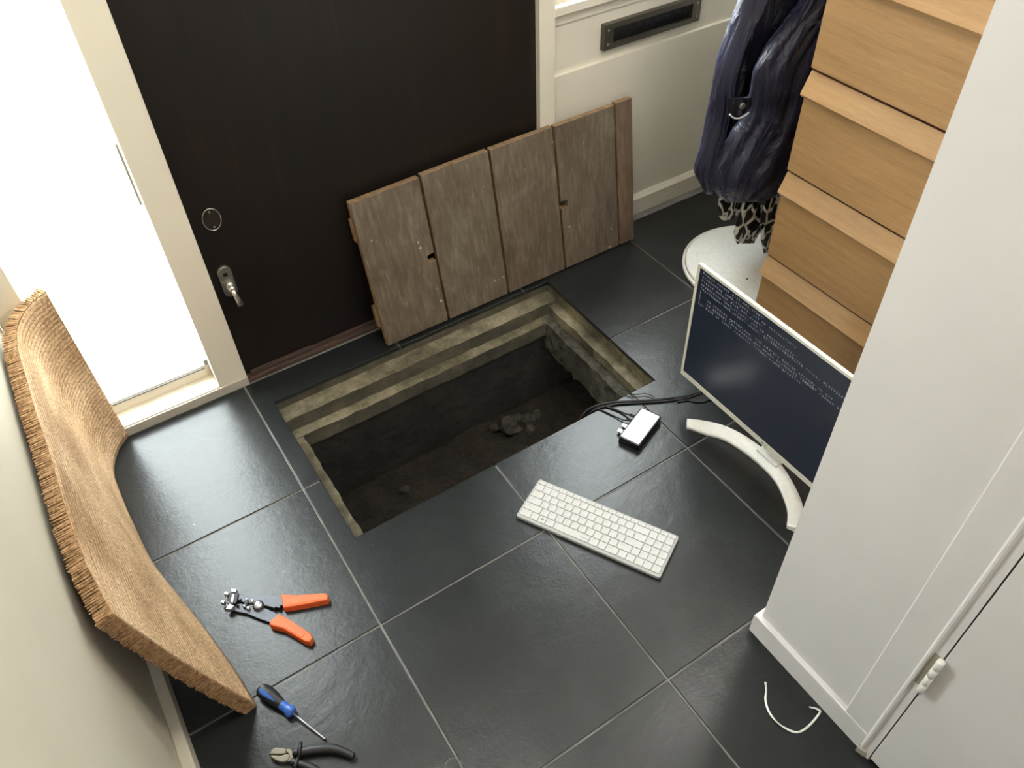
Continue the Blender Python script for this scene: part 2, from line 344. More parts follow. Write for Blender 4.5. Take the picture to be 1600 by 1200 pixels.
# hatch pit
pit = struct(thing('hatch_opening', None, None, (HX0, HY0, -.7)), 'rectangular floor hatch opening with mortar rim and dark crawl space')
def rough_box(x0, x1, y0, y1, z0, z1, amp, n=.03, seed=1, two=False):
    b = B(); r = random.Random(seed); b.box(x0, x1, y0, y1, z0, z1)
    for ax, (a0, a1) in enumerate(((x0, x1), (y0, y1), (z0, z1))):
        k = int((a1-a0)/n)
        for q in range(1, k):
            co = [0, 0, 0]; co[ax] = a0+(a1-a0)*q/k; no = [0, 0, 0]; no[ax] = 1
            bmesh.ops.bisect_plane(b.b, geom=b.b.verts[:]+b.b.edges[:]+b.b.faces[:], plane_co=co, plane_no=no)
    b.b.normal_update()
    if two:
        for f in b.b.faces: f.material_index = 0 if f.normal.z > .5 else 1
    for v_ in b.b.verts: v_.co += Vector((r.uniform(-1, 1), r.uniform(-1, 1), r.uniform(-1, 1)))*amp
    return b
m = Mat('shaded_stained_mortar', rough=.95); v = m.co(); m.base(m.ramp(m.noise(v, 12, 6, .7), [(.3, srgb(52, 50, 42)), (.55, srgb(84, 79, 64)), (.8, srgb(112, 104, 86))])); m.bump(m.noise(v, 50, 5), .7, .005); SHADE_STAIN = m.m  # grimy mortar, darkened to paint in the shade of upright rim faces
for a in ((HX0-.003, HX1+.003, HY1+.0005, HY1+.02), (HX0-.003, HX1+.003, HY0-.02, HY0-.0005)): obj('rim_face', rough_box(*a, -.09, -.0125, .0006, .03, 8), SHADE_STAIN, pit)
for a in ((HX0-.02, HX0-.0005, HY0, HY1), (HX1+.0005, HX1+.02, HY0, HY1)): obj('rim_face', rough_box(*a, -.09, -.0125, .0006, .03, 9), MORTAR if a[0] > .5 else SHADE_STAIN, pit)  # window-lit right face keeps lighter mortar, left face has shade painted in
# rim pieces: far (two ledges), left, right, near
obj('rim_ledge', rough_box(HX0-.03, HX1+.03, .728, HY1+.05, -.115, -.038, .0016, .03, 1, True), [MORTAR, SHADE_STAIN], pit)
obj('rim_ledge', rough_box(HX0-.03, .955, .694, .74, -.135, -.086, .0022, .025, 2, True), [MORTAR, SHADE_STAIN], pit)
obj('rim_ledge', rough_box(HX0-.05, HX0+.034, HY0-.02, .735, -.15, -.088, .0028, .025, 3), MORTAR, pit)
obj('rim_ledge', rough_box(.957, HX1+.03, HY0-.03, .79, -.10, -.052, .0022, .025, 4), MORTAR, pit)
obj('rim_block', rough_box(.925, HX1+.03, .26, .735, -.20, -.085, .005, .022, 5), ROUGHC, pit)
obj('rim_edge', rough_box(HX0, .93, HY0-.05, HY0-.002, -.055, -.0145, .0015, .03, 6), MORTAR, pit)
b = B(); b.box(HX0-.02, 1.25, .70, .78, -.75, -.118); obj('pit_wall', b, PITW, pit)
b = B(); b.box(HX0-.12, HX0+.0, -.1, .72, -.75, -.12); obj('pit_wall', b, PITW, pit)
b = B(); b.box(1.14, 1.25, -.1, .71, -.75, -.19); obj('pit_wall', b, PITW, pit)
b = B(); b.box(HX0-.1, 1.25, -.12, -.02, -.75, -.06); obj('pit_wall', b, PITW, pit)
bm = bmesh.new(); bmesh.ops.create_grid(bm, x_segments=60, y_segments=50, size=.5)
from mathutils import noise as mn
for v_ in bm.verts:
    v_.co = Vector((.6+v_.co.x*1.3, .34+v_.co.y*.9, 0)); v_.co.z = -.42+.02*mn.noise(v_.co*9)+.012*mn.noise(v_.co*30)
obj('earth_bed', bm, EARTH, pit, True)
for k, (x, y, r_) in enumerate([(.735, .625, .034), (.775, .655, .018), (.80, .615, .024), (.785, .59, .015), (.315, .60, .016), (.69, .66, .016), (.84, .63, .018)]):
    b = B(); bmesh.ops.create_icosphere(b.b, subdivisions=2, radius=r_)
    for v_ in b.b.verts: v_.co += v_.co*.9*mn.noise(v_.co*42+Vector((k*3, 0, 0))); v_.co.z *= .7
    st = obj('stone', b, STONE, None); st.location = (x, y, -.42+r_*.45)
    tag(st, ['largest rubble block on the dark hatch floor', 'small stone just behind the largest rubble block in the hatch', 'middling stone right of the largest rubble block in the hatch', 'tiny stone in front of the rubble heap in the hatch', 'lone pebble at the left of the hatch floor', 'small pebble left of the rubble heap under the hatch far wall', 'small pebble at the right end of the rubble heap in the hatch'][k], 'stone', 'rubble on the hatch floor')

# far wall: sidelight, door, right panel
b = B(); b.box(XL-.1, XR+.1, .90, 1.02, 2.2, ZC+.05); b.box(1.095, XR+.1, .932, 1.02, 0, .6); b.box(1.095, XR+.1, .945, 1.02, .6, .765)
b.box(1.72, XR+.1, .945, 1.02, .76, 2.2)
wf = struct(obj('wall_far', b, CREAM), 'cream panelled wall right of the dark door')
b = B(); b.prism([(.914, 0), (.933, 0), (.933, .075), (.927, .075), (.914, .062)], 0, XR-1.097, mat=Matrix(((0, 0, 1, 1.097), (1, 0, 0, 0), (0, 1, 0, 0), (0, 0, 0, 1)))); struct(obj('baseboard_far', b, CREAM), 'cream baseboard along the far wall panel')
t1 = struct(obj('trim_1', bx(-.062, .018, .893, .99, .0, 2.2, bev=.002), CREAM), 'cream post between bright side window and dark door')
struct(obj('trim_2', bx(1.046, 1.098, .9, .99, 0, 2.2, bev=.002), CREAM), 'cream post right of the dark door')
struct(obj('trim_3', bx(XL+.002, -.388, .915, .99, .0, 2.2, bev=.002), CREAM), 'cream window post in the left corner')
b = B(); b.box(-.388, .018, .888, .899, 0, .03, bev=.002); struct(obj('baseboard_sill', b, plain('sill_grey_edge', srgb(178, 172, 160), .5)), 'low sill edge under the side window')
# sidelight window
w1 = struct(thing('window_1', None, None, (-.22, .93, 0)), 'overexposed full height side window left of the dark door')
obj('window_sill', bx(-.388, -.062, .893, .975, .0, .034, bev=.002), CREAM, w1)
obj('window_frame', bx(-.388, -.062, .955, .985, .034, .075, bev=.002), CREAM, w1); obj('window_frame', bx(-.388, -.062, .955, .985, 2.15, 2.2), CREAM, w1)
obj('weather_strip', bx(-.388, -.075, .951, .955, .066, .071), plain('grey_weather_strip', srgb(120, 120, 116), .6), w1)
obj('pane', bx(-.388, -.062, .968, .972, .07, 2.16), GLASS, w1)
obj('latch', bx(-.073, -.0625, .945, .955, .08, .10, bev=.001), SCREWM, w1)
obj('stay_bar', bx(-.068, -.0625, .935, .94, .62, .78, bev=.001), SCREWM, w1)
# upper right window
w2 = struct(thing('window_2', None, None, (1.4, .95, .765)), 'window above the letter box')
b = B(); b.box(1.098, 1.72, .925, .99, .775, .80, bev=.002); b.box(1.098, 1.72, .94, .99, .745, .776); obj('window_sill', b, CREAM, w2)
b = B(); b.box(1.098, 1.72, .95, .985, .80, .815); b.box(1.098, 1.72, .95, .985, 2.15, 2.2); b.box(1.098, 1.115, .95, .985, .8, 2.2); b.box(1.70, 1.72, .95, .985, .8, 2.2); obj('window_frame', b, CREAM, w2)
obj('weather_strip', bx(1.115, 1.70, .948, .952, .813, .818), SCREWM, w2)
obj('pane', bx(1.115, 1.70, .965, .969, .81, 2.16), GLASS, w2)
# dark door
d1 = struct(thing('door_1', None, None, (.53, .94, 0)), 'dark brown flush front door')
obj('door_leaf', bx(.018, 1.046, .92, .96, .012, 2.19), DOORM, d1)
b = B(); b.box(.018, 1.046, .896, .925, -.002, .012, bev=.002); b.box(.035, .22, .906, .921, .012, .022, bev=.002); b.box(.2, 1.0, .91, .921, .012, .018, bev=.001); obj('threshold', b, THRW, d1)
# thumb-turn lock
hd = B(); RY = Matrix.Rotation(math.radians(90), 4, 'X')
def oblong(w_, h_, n=10):
    r_ = w_/2; return [(r_*math.cos(a), (h_/2-r_)+r_*math.sin(a)) for a in [math.pi*k/n for k in range(n+1)]]+[(r_*math.cos(a), -(h_/2-r_)+r_*math.sin(a)) for a in [math.pi+math.pi*k/n for k in range(n+1)]]
def onwall(x, y, z): return Matrix.Translation((x, y, z)) @ RY
lock = B(); lock.prism(oblong(.036, .098), 0, .008, bev=.002, mat=onwall(.0585, .92, .345)); lk = obj('door_handle', lock, ALU, d1)
b = B(); b.lathe([(0, .030), (.008, .030), (.0105, .024), (.011, .008), (.013, .0075)], 20, mat=onwall(.0605, .92, .33)); b.tube([(.0605, .893, .330), (.062, .888, .318), (.0645, .886, .300), (.067, .885, .283)], [.0065, .0062, .0075, .0095], 12); obj('turn_knob', b, ALU, lk)
b = B(); b.box(.053, .064, .9105, .9125, .366, .375); obj('lock_slot', b, STEELD, lk)
es = B(); es.lathe([(0, .004), (.0205, .004), (.0225, .0045), (.0235, .003), (.0235, 0)], 32, sx=.95, sy=1.35, mat=onwall(.073, .92, .535)); es = obj('cover_plate', es, [DARKP], d1)
b = B(); pts = [Vector((.073+.0222*math.cos(a), .9155, .535+.031*math.sin(a))) for a in [2*math.pi*k/32 for k in range(33)]]; b.tube(pts, .0011, 6); obj('rim', b, ALU, es)
b = B(); b.lathe([(0, .0055), (.0022, .005), (.0026, .003)], 10, mat=onwall(.073, .92, .557)); b.lathe([(0, .0055), (.0022, .005), (.0026, .003)], 10, mat=onwall(.073, .92, .513)); obj('screw', b, SCREWM, es)

# other walls
struct(obj('wall_left', bx(XL-.08, XL, YN, .93, 0, ZC), WALLL), 'plain warm white wall at left behind the mat')
b = B(); b.box(XL, -.433, YN, .888, 0, .055, bev=.002); struct(obj('baseboard_left', b, WALLL), 'low skirting along the left wall')
struct(obj('wall_right', bx(XR, XR+.08, -.55, .93, 0, ZC), WHITE), 'white wall behind the chest')
struct(obj('wall_near', bx(XL-.08, 1.0, YN-.08, YN, 0, ZC), WHITE), 'white wall behind the camera')
struct(obj('ceiling', bx(XL-.08, XR+.08, YN-.08, 1.02, ZC, ZC+.06), CEIL), 'white ceiling')
# partition: plastered stub, rounding back to the casing, then the cupboard door
b = B(); prof = [(PX, -.474), (PX, -.80), (.80, -.80), (.80, -.574), (XR+.01, -.574), (XR+.01, -.474)]
V = [[(x, y, z) for (x, y) in prof] for z in (0, ZC)]
b.grid(V, smooth=False, close=True); 
wp = struct(obj('wall_partition', b, WHITE), 'white partition wall at the right edge')
b = B(); b.prism([(.6705, -.462), (.6705, -.7625), (.70, -.7625), (.70, -.474), (1.86, -.474), (1.86, -.462)], 0, .066, bev=.003); struct(obj('baseboard_partition', b, WHITE), 'white baseboard at the foot of the partition')
b = B(); b.prism([(.690, -.707), (.673, -.707), (.672, -.709), (.672, -.762), (.664, -.7665), (.664, -.770), (.668, -.7735), (.668, -.787), (.72, -.787), (.72, -.707)], 0, 2.12); tr4 = struct(obj('trim_4', b, WHITE), 'white door casing with raised bead at the right')
b = B(); 
for v_ in b.prism([(.662, -.760), (.664, -.775), (.672, -.789), (.70, -.780), (.69, -.76)], 0, .02): v_.co += Vector((random.uniform(-.003, .003), random.uniform(-.003, .003), 0))
obj('chipped_foot', b, plain('chipped_paint', srgb(176, 168, 158), .9, nb=1, ns=60), tr4)
d2 = struct(thing('door_2', None, None, (.70, -1.2, 0)), 'white flush cupboard door at the right edge')
obj('door_leaf', bx(.668, .715, -1.6, -.7895, .012, 2.1, bev=.0015), WHITE, d2)
hg = B(); hg.box(.6670, .672, -.7865, -.7715, .328, .432); hg = obj('hinge', hg, plain('hinge_leaf_grey', srgb(160, 154, 138), .5, .3), d2)
b = B(); zz = .326
for k in range(4):
    b.lathe([(0, 0), (.0048, 0), (.0062, .0015), (.0062, .0255), (.0048, .027), (0, .027)], 14, mat=Matrix.Translation((.6615, -.7885, zz))); zz += .0272
obj('hinge_knuckle', b, PLW, hg)
struct(obj('wall_right_near', bx(.72, .80, YN, -.78, 0, ZC), WHITE), 'white wall around the cupboard door')
struct(obj('trim_5', bx(.682, .72, YN, -1.6, 0, ZC), WHITE))
struct(obj('ground_outside', bx(-4, 6, 1.03, 9, -.12, -.03), PAVE), 'pale paving outside the windows')


# ------------------------------------------------------------------ chest of drawers
CX, CY0, CY1 = 1.35, -.455, .237
ch = thing('chest_of_drawers', 'tall beech chest of drawers with angled lip handles beside the hanging coat', 'chest', (1.6, -.1, 0))
b = B(); b.box(CX+.02, 1.85, CY0, CY1, .0, 1.37, bev=.002); obj('carcass', b, BEECH, ch)
b = B(); b.box(CX+.004, 1.86, CY0-.004, CY1+.004, 1.37, 1.39, bev=.002); obj('top', b, BEECH, ch)
gz = [.022, .292, .557, .824, 1.089, 1.366]
for k in range(5):
    z0, z1 = gz[k]+.004, gz[k+1]-.004
    b = B(); b.box(CX, CX+.019, CY0+.001, CY1-.001, z0, z1-.03, bev=.0012)
    dr = obj('drawer', b, BEECH, ch, origin=(CX, (CY0+CY1)/2, (z0+z1)/2))
    b = B(); b.prism([(CX+.019, z1-.004), (CX+.006, z1), (CX-.017, z1-.052), (CX-.013, z1-.058), (CX+.019, z1-.048)], CY0+.001, CY1-.001, mat=Matrix(((1, 0, 0, 0), (0, 0, 1, 0), (0, 1, 0, 0), (0, 0, 0, 1))))
    lp = obj('drawer_lip', b, BEECH, dr, origin=(CX, (CY0+CY1)/2, z1-.02))
    obj('drawer_gap', bx(CX+.012, CX+.0205, CY0+.001, CY1-.001, z1-.001, z1+.0075), BGAP, dr)

# ------------------------------------------------------------------ hatch lid: five planks on two battens
lid = thing('hatch_lid', 'weathered plank hatch lid leaning upright against the dark front door', 'hatch lid', (.885, .80, 0))
ang = math.atan2(.077, .474)
ML = Matrix(((1, 0, 0, 0), (0, math.cos(ang), math.sin(ang), .797), (0, -math.sin(ang), math.cos(ang), .006), (0, 0, 0, 1)))
xs = [.416, .631, .852, 1.0745, 1.298, 1.364]; tops = [.476, .482, .483, .481, .481, .478]; skew = [-.004, -.004, 0, 0, .004, .008]
for k in range(5):
    x0, x1 = xs[k]+.0038, xs[k+1]-.0038; H = [.476, .482, .484, .483, .486][k]; sl, sr = (-.006, -.003, 0, .001, .006, .010)[k], (-.006, -.003, 0, .001, .006, .010)[k+1]
    if k < 4: sr -= .0005
    pts = [(x0, 0), (x1, 0)]
    if k == 0: pts += [(x1, .214), (x1-.026, .214), (x1-.026, .240), (x1, .240)]
    pts += [(x1, H), (x0, H+[-.004, -.003, -.002, -.001, .001][k])]
    if k == 3: pts += [(x0, .240), (x0+.026, .240), (x0+.026, .214), (x0, .214)]
    pts = [(p[0]+(sl if p[0] < (x0+x1)/2 else sr)*p[1]/H, p[1]) for p in pts]
    # prism in x/v plane, thickness along local y 0..0.022 -> front at y=0
    b = B(); n_ = len(pts)
    F = [b.b.verts.new((p[0], 0, p[1])) for p in pts]; K = [b.b.verts.new((p[0], .022, p[1])) for p in pts]
    f = b.b.faces.new(F); f.material_index = 0; g_ = b.b.faces.new(K[::-1]); g_.material_index = 1
    for q in range(n_): ff = b.b.faces.new((F[q], F[(q+1) % n_], K[(q+1) % n_], K[q])); ff.material_index = 1
    bmesh.ops.bevel(b.b, geom=[e for e in b.b.edges if all(v_ in F for v_ in e.verts)], offset=.0022, segments=2, profile=.5, affect='EDGES', material=-1)
    bmesh.ops.transform(b.b, matrix=ML, verts=b.b.verts)
    o = obj('plank', b, [PLANK, PLANKS], lid, origin=((xs[k]+xs[k+1])/2, .82, .2))
for z in (.06, .345):
    b = B(); b.box(.412, 1.03, .0225, .042, z, z+.07, bev=.002, mat=ML); obj('batten', b, PLANKS, lid)

# ------------------------------------------------------------------ coir mat standing on its edge
mat_o = thing('coir_doormat', 'thick brown coir doormat standing on edge against the left wall', 'doormat', (-.40, .45, 0))
bot = [(-.328, .884), (-.365, .845), (-.392, .78), (-.396, .70), (-.393, .6), (-.383, .447), (-.357, .324), (-.328, .192), (-.307, .075), (-.296, -.017)]
top = [(-.331, .880, .518), (-.375, .850, .516), (-.408, .79, .514), (-.416, .71, .525), (-.417, .62, .53), (-.417, .48, .535), (-.415, .35, .535), (-.416, .21, .54), (-.414, .09, .530), (-.403, -.022, .505)]
NS = 72; NT = 26
def samp(P, u):
    P = [Vector(p) for p in P]; L = [0]
    for a, c_ in zip(P, P[1:]): L.append(L[-1]+(c_-a).length)
    d = u*L[-1]; i = 0
    while i < len(P)-2 and L[i+1] < d: i += 1
    t_ = (d-L[i])/(L[i+1]-L[i]); p0, p1, p2, p3 = P[max(i-1, 0)], P[i], P[i+1], P[min(i+2, len(P)-1)]
    return .5*((2*p1)+(-p0+p2)*t_+(2*p0-5*p1+4*p2-p3)*t_*t_+(-p0+3*p1-3*p2+p3)*t_**3)
def mpt(u, v_):
    a = samp([(x, y, .002) for x, y in bot], u); c_ = samp(top, u); p = a.lerp(c_, v_)
    p.x += .006*math.sin(math.pi*v_)*math.sin(u*5) ; return p
def mnorm(u, v_):
    e = .004; du = mpt(min(u+e, 1), v_)-mpt(max(u-e, 0), v_); dv = mpt(u, min(v_+e, 1))-mpt(u, max(v_-e, 0)); n_ = du.cross(dv).normalized()
    return n_ if n_.x > 0 else -n_
b = B(); FR = []; BK = []
for i in range(NT+1):
    FR.append([mpt(k/NS, i/NT) for k in range(NS+1)]); BK.append([mpt(k/NS, i/NT)-mnorm(k/NS, i/NT)*.006 for k in range(NS+1)])
V1 = b.grid(FR); V2 = b.grid(BK)
for k in range(NS): b.b.faces.new((V1[0][k], V1[0][k+1], V2[0][k+1], V2[0][k])); b.b.faces.new((V1[NT][k], V1[NT][k+1], V2[NT][k+1], V2[NT][k]))
for k in range(NT): b.b.faces.new((V1[k][0], V1[k+1][0], V2[k+1][0], V2[k][0])); b.b.faces.new((V1[k][NS], V1[k+1][NS], V2[k+1][NS], V2[k][NS]))
obj('backing', b, COIR, mat_o)
b = B(); rr = random.Random(3)
def blade(p, n_, tdir, out, L_, w_):
    # a tuft: thin four sided spike running from the backing to the tip, along -n
    a = p-n_*.001; tip = p-n_*L_+out*rr.uniform(-.001, .003)+tdir*rr.uniform(-.0018, .0018); h_ = w_*.5
    c0 = [a+tdir*h_+out*h_, a-tdir*h_+out*h_, a-tdir*h_-out*h_, a+tdir*h_-out*h_]; c1 = [tip+tdir*h_*.6+out*h_*.6, tip-tdir*h_*.6+out*h_*.6, tip-tdir*h_*.6-out*h_*.6, tip+tdir*h_*.6-out*h_*.6]
    V0 = [b.b.verts.new(q) for q in c0]; V1_ = [b.b.verts.new(q) for q in c1]
    for q in range(4): b.b.faces.new((V0[q], V0[(q+1) % 4], V1_[(q+1) % 4], V1_[q]))
    b.b.faces.new(V1_)
def maxL(p, n_, L_):   # keep tips out of the wall
    lim = (p.x-(XL+.002))/max(n_.x, .05) if p.z > .06 else (p.x-(-.431))/max(n_.x, .05); return max(.006, min(L_, lim))
N1 = 330
for k in range(N1):
    for row in range(3):
        u = min(1, max(0, (k+rr.uniform(-.4, .4))/N1)); v_ = 1-row*.006+rr.uniform(-.002, .002); p = mpt(u, min(v_, 1)); n_ = mnorm(u, min(v_, 1)); td = (mpt(min(u+.01, 1), 1)-mpt(max(u-.01, 0), 1)).normalized()
        if row == 0: p = p+Vector((0, 0, .0015))
        blade(p, n_, td, Vector((0, 0, 1)), maxL(p, n_, rr.uniform(.026, .031)), rr.uniform(.002, .0034))
N2 = 190
for k in range(N2):
    for row in range(3):
        for side in (0, 1):
            v_ = min(1, max(0, (k+rr.uniform(-.4, .4))/N2)); u = (1-row*.003) if side else row*.003; p = mpt(u, v_); n_ = mnorm(u, v_); td = Vector((0, 0, 1)); ou = Vector((0, -1 if side else 1, 0))
            p = p+ou*.0012 if row == 0 else p
            blade(p, n_, td, ou, maxL(p, n_, rr.uniform(.026, .031)), rr.uniform(.002, .0034))
o = obj('bristle_edge', b, BRIST, mat_o); o['kind'] = 'stuff'
b = B(); F2 = []; B2 = []
for i in range(NT+1):
    ra, rb = [], []
    for k in range(NS+1):
        u = .006+.988*k/NS; v_ = .010+.978*i/NT; p = mpt(u, v_); n_ = mnorm(u, v_); ra.append(p-n_*.005); rb.append(p-n_*maxL(p, n_, .026))
    F2.append(ra); B2.append(rb)
V1 = b.grid(F2); V2 = b.grid(B2)
for k in range(NS): b.b.faces.new((V1[0][k], V1[0][k+1], V2[0][k+1], V2[0][k])); b.b.faces.new((V1[NT][k], V1[NT][k+1], V2[NT][k+1], V2[NT][k]))
for k in range(NT): b.b.faces.new((V1[k][0], V1[k+1][0], V2[k+1][0], V2[k][0])); b.b.faces.new((V1[k][NS], V1[k+1][NS], V2[k+1][NS], V2[k][NS]))
obj('pile', b, BRIST, mat_o)

# ------------------------------------------------------------------ monitor
mon = thing('computer_monitor', 'white framed computer monitor showing dark boot text on curved stand', 'monitor', (1.04, -.15, 0))
MY0, MY1, MZ0, MZ1, MXF = -.455, .155, .097, .472, .998
b = B(); b.box(MXF, MXF+.009, MY0, MY1, MZ0, MZ1, bev=.003); 
for f in list(b.b.faces):
    pass
bz = obj('housing', b, MONW, mon)
b = B(); b.box(MXF+.0088, MXF+.040, MY0+.12, MY1-.12, MZ0+.05, MZ1-.09, bev=.008); obj('rear_bulge', b, PLW, bz)
b = B(); b.box(MXF-.0012, MXF+.0004, MY0+.009, MY1-.009, MZ0+.017, MZ1-.009); scr = obj('screen', b, SCREEN, mon)
b = B(); b.box(MXF-.002, MXF+.0005, MY0, MY1, MZ0, MZ0+.0165, bev=.0008); b.box(MXF-.002, MXF+.0005, MY0, MY1, MZ1-.0085, MZ1, bev=.0008); b.box(MXF-.002, MXF+.0005, MY0, MY0+.0085, MZ0+.0165, MZ1-.0085); b.box(MXF-.002, MXF+.0005, MY1-.0085, MY1, MZ0+.0165, MZ1-.0085); obj('bezel', b, MONW, mon)
inn = [(.942, .050), (.968, .004), (.995, -.036), (1.008, -.090), (1.013, -.15), (1.008, -.205), (.990, -.25), (.966, -.290), (.930, -.322)]
ou_ = [(.956, .068), (.988, .038), (1.020, -.004), (1.041, -.061), (1.050, -.13), (1.048, -.19), (1.034, -.235), (1.012, -.285), (.984, -.325), (.946, -.356)]
si = [samp([(x, y, 0) for x, y in inn], k/30) for k in range(31)]; so = [samp([(x, y, 0) for x, y in ou_], k/30) for k in range(31)]
b = B(); rows = []
for a, c_ in zip(si, so):
    d = (c_-a); rows.append([Vector((a.x, a.y, .0)), Vector((a.x, a.y, .008)), a+d*.06+Vector((0, 0, .0105)), a+d*.5+Vector((0, 0, .0165)), a+d*.94+Vector((0, 0, .0195)), Vector((c_.x, c_.y, .017)), Vector((c_.x, c_.y, 0))])
V = b.grid(rows, close=True); b.b.faces.new(V[0]); b.b.faces.new(V[-1][::-1])
sd = obj('stand_base', b, STANDW, mon)
b = B(); b.box(1.030, 1.055, -.185, -.115, .004, .0235, bev=.003); b.box(1.047, 1.062, -.18, -.12, .02, .20, bev=.004); obj('stand_neck', b, STANDW, mon)
# logo: ring and two letters on the lower bezel
_glyph = {}
def glyph(ch):
    if ch not in _glyph:
        cu = bpy.data.curves.new('g', 'FONT'); cu.body = ch; cu.size = 1; cu.resolution_u = 2; to = bpy.data.objects.new('g', cu); COL.objects.link(to)
        dg = bpy.context.evaluated_depsgraph_get(); me = bpy.data.meshes.new_from_object(to.evaluated_get(dg)); bpy.data.objects.remove(to)
        _glyph[ch] = ([tuple(v_.co) for v_ in me.vertices], [tuple(p.vertices) for p in me.polygons])
    return _glyph[ch]
def text(b, s_, M_, size, adv=None, sx=1):
    x = 0
    for ch in s_:
        if ch != ' ':
            vs, fs = glyph(ch)
            if vs:
                xa = min(v_[0] for v_ in vs); xb = max(v_[0] for v_ in vs); w_ = (xb-xa)*size*sx
                ox = x+((adv-w_)/2 if adv else 0); k = min(1, adv*.92/w_) if adv and w_ > 0 else 1
                if k < 1: ox = x+adv*.04
                V_ = [b.b.verts.new(M_ @ Vector((ox+(v_[0]-xa)*size*sx*k, v_[1]*size, 0))) for v_ in vs]
                for f in fs:
                    try: b.b.faces.new([V_[i] for i in f])
                    except ValueError: pass
                if not adv: x += w_+size*.09
            elif not adv: x += size*.3
        elif not adv: x += size*.3
        if adv: x += adv
def scrM(y, z): return Matrix(((0, 0, -1, MXF-.0016), (-1, 0, 0, y), (0, 1, 0, z), (0, 0, 0, 1)))
lines = ['Please unlock disk md2_crypt:', 'cryptsetup (md2_crypt): set up successfully', 'Please unlock disk md1_crypt:', 'cryptsetup (md1_crypt): set up successfully',
 '/dev/mapper/md2_crypt: clean, 2515086/182091776 files, 623145367/728051456 blocks', '[', '[   17.770414] sp5100_tco: I/O address 0x0cd6 already in use', '[   18.394598] [drm:radeon_pci_probe [radeon]] *ERROR* radeon kernel modesetting', 'for R600 or later requires firmware-amd-graphics.']
for k, s_ in enumerate(lines):
    b = B(); text(b, s_, scrM(MY1-.019, MZ1-.0195-k*.0116), .0094, .00702); obj('text_line', b, TXT, scr)['kind'] = 'stuff'
b = B(); M_ = Matrix(((0, 0, -1, MXF-.0023), (-1, 0, 0, -.158), (0, 1, 0, MZ0+.0055), (0, 0, 0, 1))); text(b, 'LG', M_, .0075)
b.lathe([(0, 0), (.0042, 0)], 20, mat=Matrix(((0, 0, -1, MXF-.0023), (-1, 0, 0, -.149), (0, 1, 0, MZ0+.008), (0, 0, 0, 1)))); obj('logo', b, LEG, mon)

# ------------------------------------------------------------------ keyboard
kb = thing('keyboard', 'slim white computer keyboard lying askew on the slate tiles', 'keyboard', (0, 0, 0))
KL, KW = .376, .126; a = math.atan2(-.336, .184); KM = Matrix.Translation((.5505, -.066, 0)) @ Matrix.Rotation(a, 4, 'Z')
kb.location = (.5505, -.066, 0)
def rrect(x0, x1, y0, y1, r_, n=4):
    P = []
    for cx, cy, a0 in ((x1-r_, y1-r_, 0), (x0+r_, y1-r_, 90), (x0+r_, y0+r_, 180), (x1-r_, y0+r_, 270)):
        for k in range(n+1): q = math.radians(a0+90*k/n); P.append((cx+r_*math.cos(q), cy+r_*math.sin(q)))
    return P
b = B(); b.prism(rrect(-KL/2, KL/2, -KW/2, KW/2, .006), .003, .0115, bev=.0015, mat=KM)
obj('keyboard_body', b, KEYB, kb)
b = B()
for sx_ in (-1, 1):
    for q in ((.040, .052), (-.055, -.045)): b = B(); b.prism(rrect(sx_*.15-.02, sx_*.15+.02, *q, .003), 0, .0031, mat=KM); obj('foot', b, BLACKR, kb)
U = (KL-.010)/18; x00 = -KL/2+.005; kh = [.0115]+[.0207]*5; yt = KW/2-.004; gap = .0016
rowsK = [[(18/19, '')]*19,
 [(1, c_) for c_ in '`1234567890-=']+[(2, '<-')]+[(1, c_) for c_ in ('', '/', '*')],
 [(1.5, 'Tab')]+[(1, c_) for c_ in 'QWERTYUIOP[]']+[(1.5, '\\')]+[(1, c_) for c_ in '789'],
 [(1.75, 'Caps')]+[(1, c_) for c_ in 'ASDFGHJKL;\'']+[(2.25, 'Enter')]+[(1, c_) for c_ in '456'],
 [(2.25, 'Shift')]+[(1, c_) for c_ in 'ZXCVBNM,./']+[(1.75, 'Shift')]+[(1, c_) for c_ in ('', '1', '2', '3')],
 [(1.4, 'Ctrl'), (1, 'Fn'), (1, ''), (1.1, 'Alt'), (4.6, ''), (1.15, 'Alt'), (1, ''), (1.5, 'Ctrl'), (1.05, ''), (1.05, ''), (1.05, ''), (1.05, '0'), (1.05, '.')]]
names = {1: 'key'}
for r_, row in enumerate(rowsK):
    x = x00; y1 = yt-sum(kh[:r_]); y0 = y1-kh[r_]
    tot = sum(k[0] for k in row)
    for q, (wd, lg) in enumerate(row):
        wu = wd*U*18/tot
        b = B(); b.prism(rrect(x+gap/2, x+wu-gap/2, y0+gap/2, y1-gap/2, .0014, 2), .0113, .0140, bev=.0007, mat=KM, seg=1)
        cpos = KM @ Vector((x+wu/2, (y0+y1)/2, .0125)); ko = obj('key', b, KEYW, kb, origin=cpos)
        if lg:
            b = B(); text(b, lg, KM @ Matrix.Translation((x+.0045, y1-.0085, .01408)), .0062 if len(lg) == 1 else .0046); obj('legend', b, LEG, ko)
        elif r_ == 0:
            b = B(); b.prism([(x+.006, y0+.0045), (x+.010, y0+.0045), (x+.010, y0+.006), (x+.006, y0+.006)], .01401, .01408, mat=KM); obj('legend', b, LEG, ko)
        if r_ == 5 and q == 2:
            b = B(); 
            for ax in (0, 1):
                for ay in (0, 1): px = x+.0075+ax*.003; py = y0+.0085+ay*.003; b.prism([(px, py), (px+.0026, py), (px+.0026, py+.0026), (px, py+.0026)], .01401, .0141, mat=KM)
            obj('legend', b, LEGD, ko)
        if r_ == 5 and q == 4:
            b = B(); text(b, 'rapoo', KM @ Matrix.Translation((x+wu-.021, y0+.007, .01408)), .0078); obj('legend', b, LEGD, ko)
        x += wu

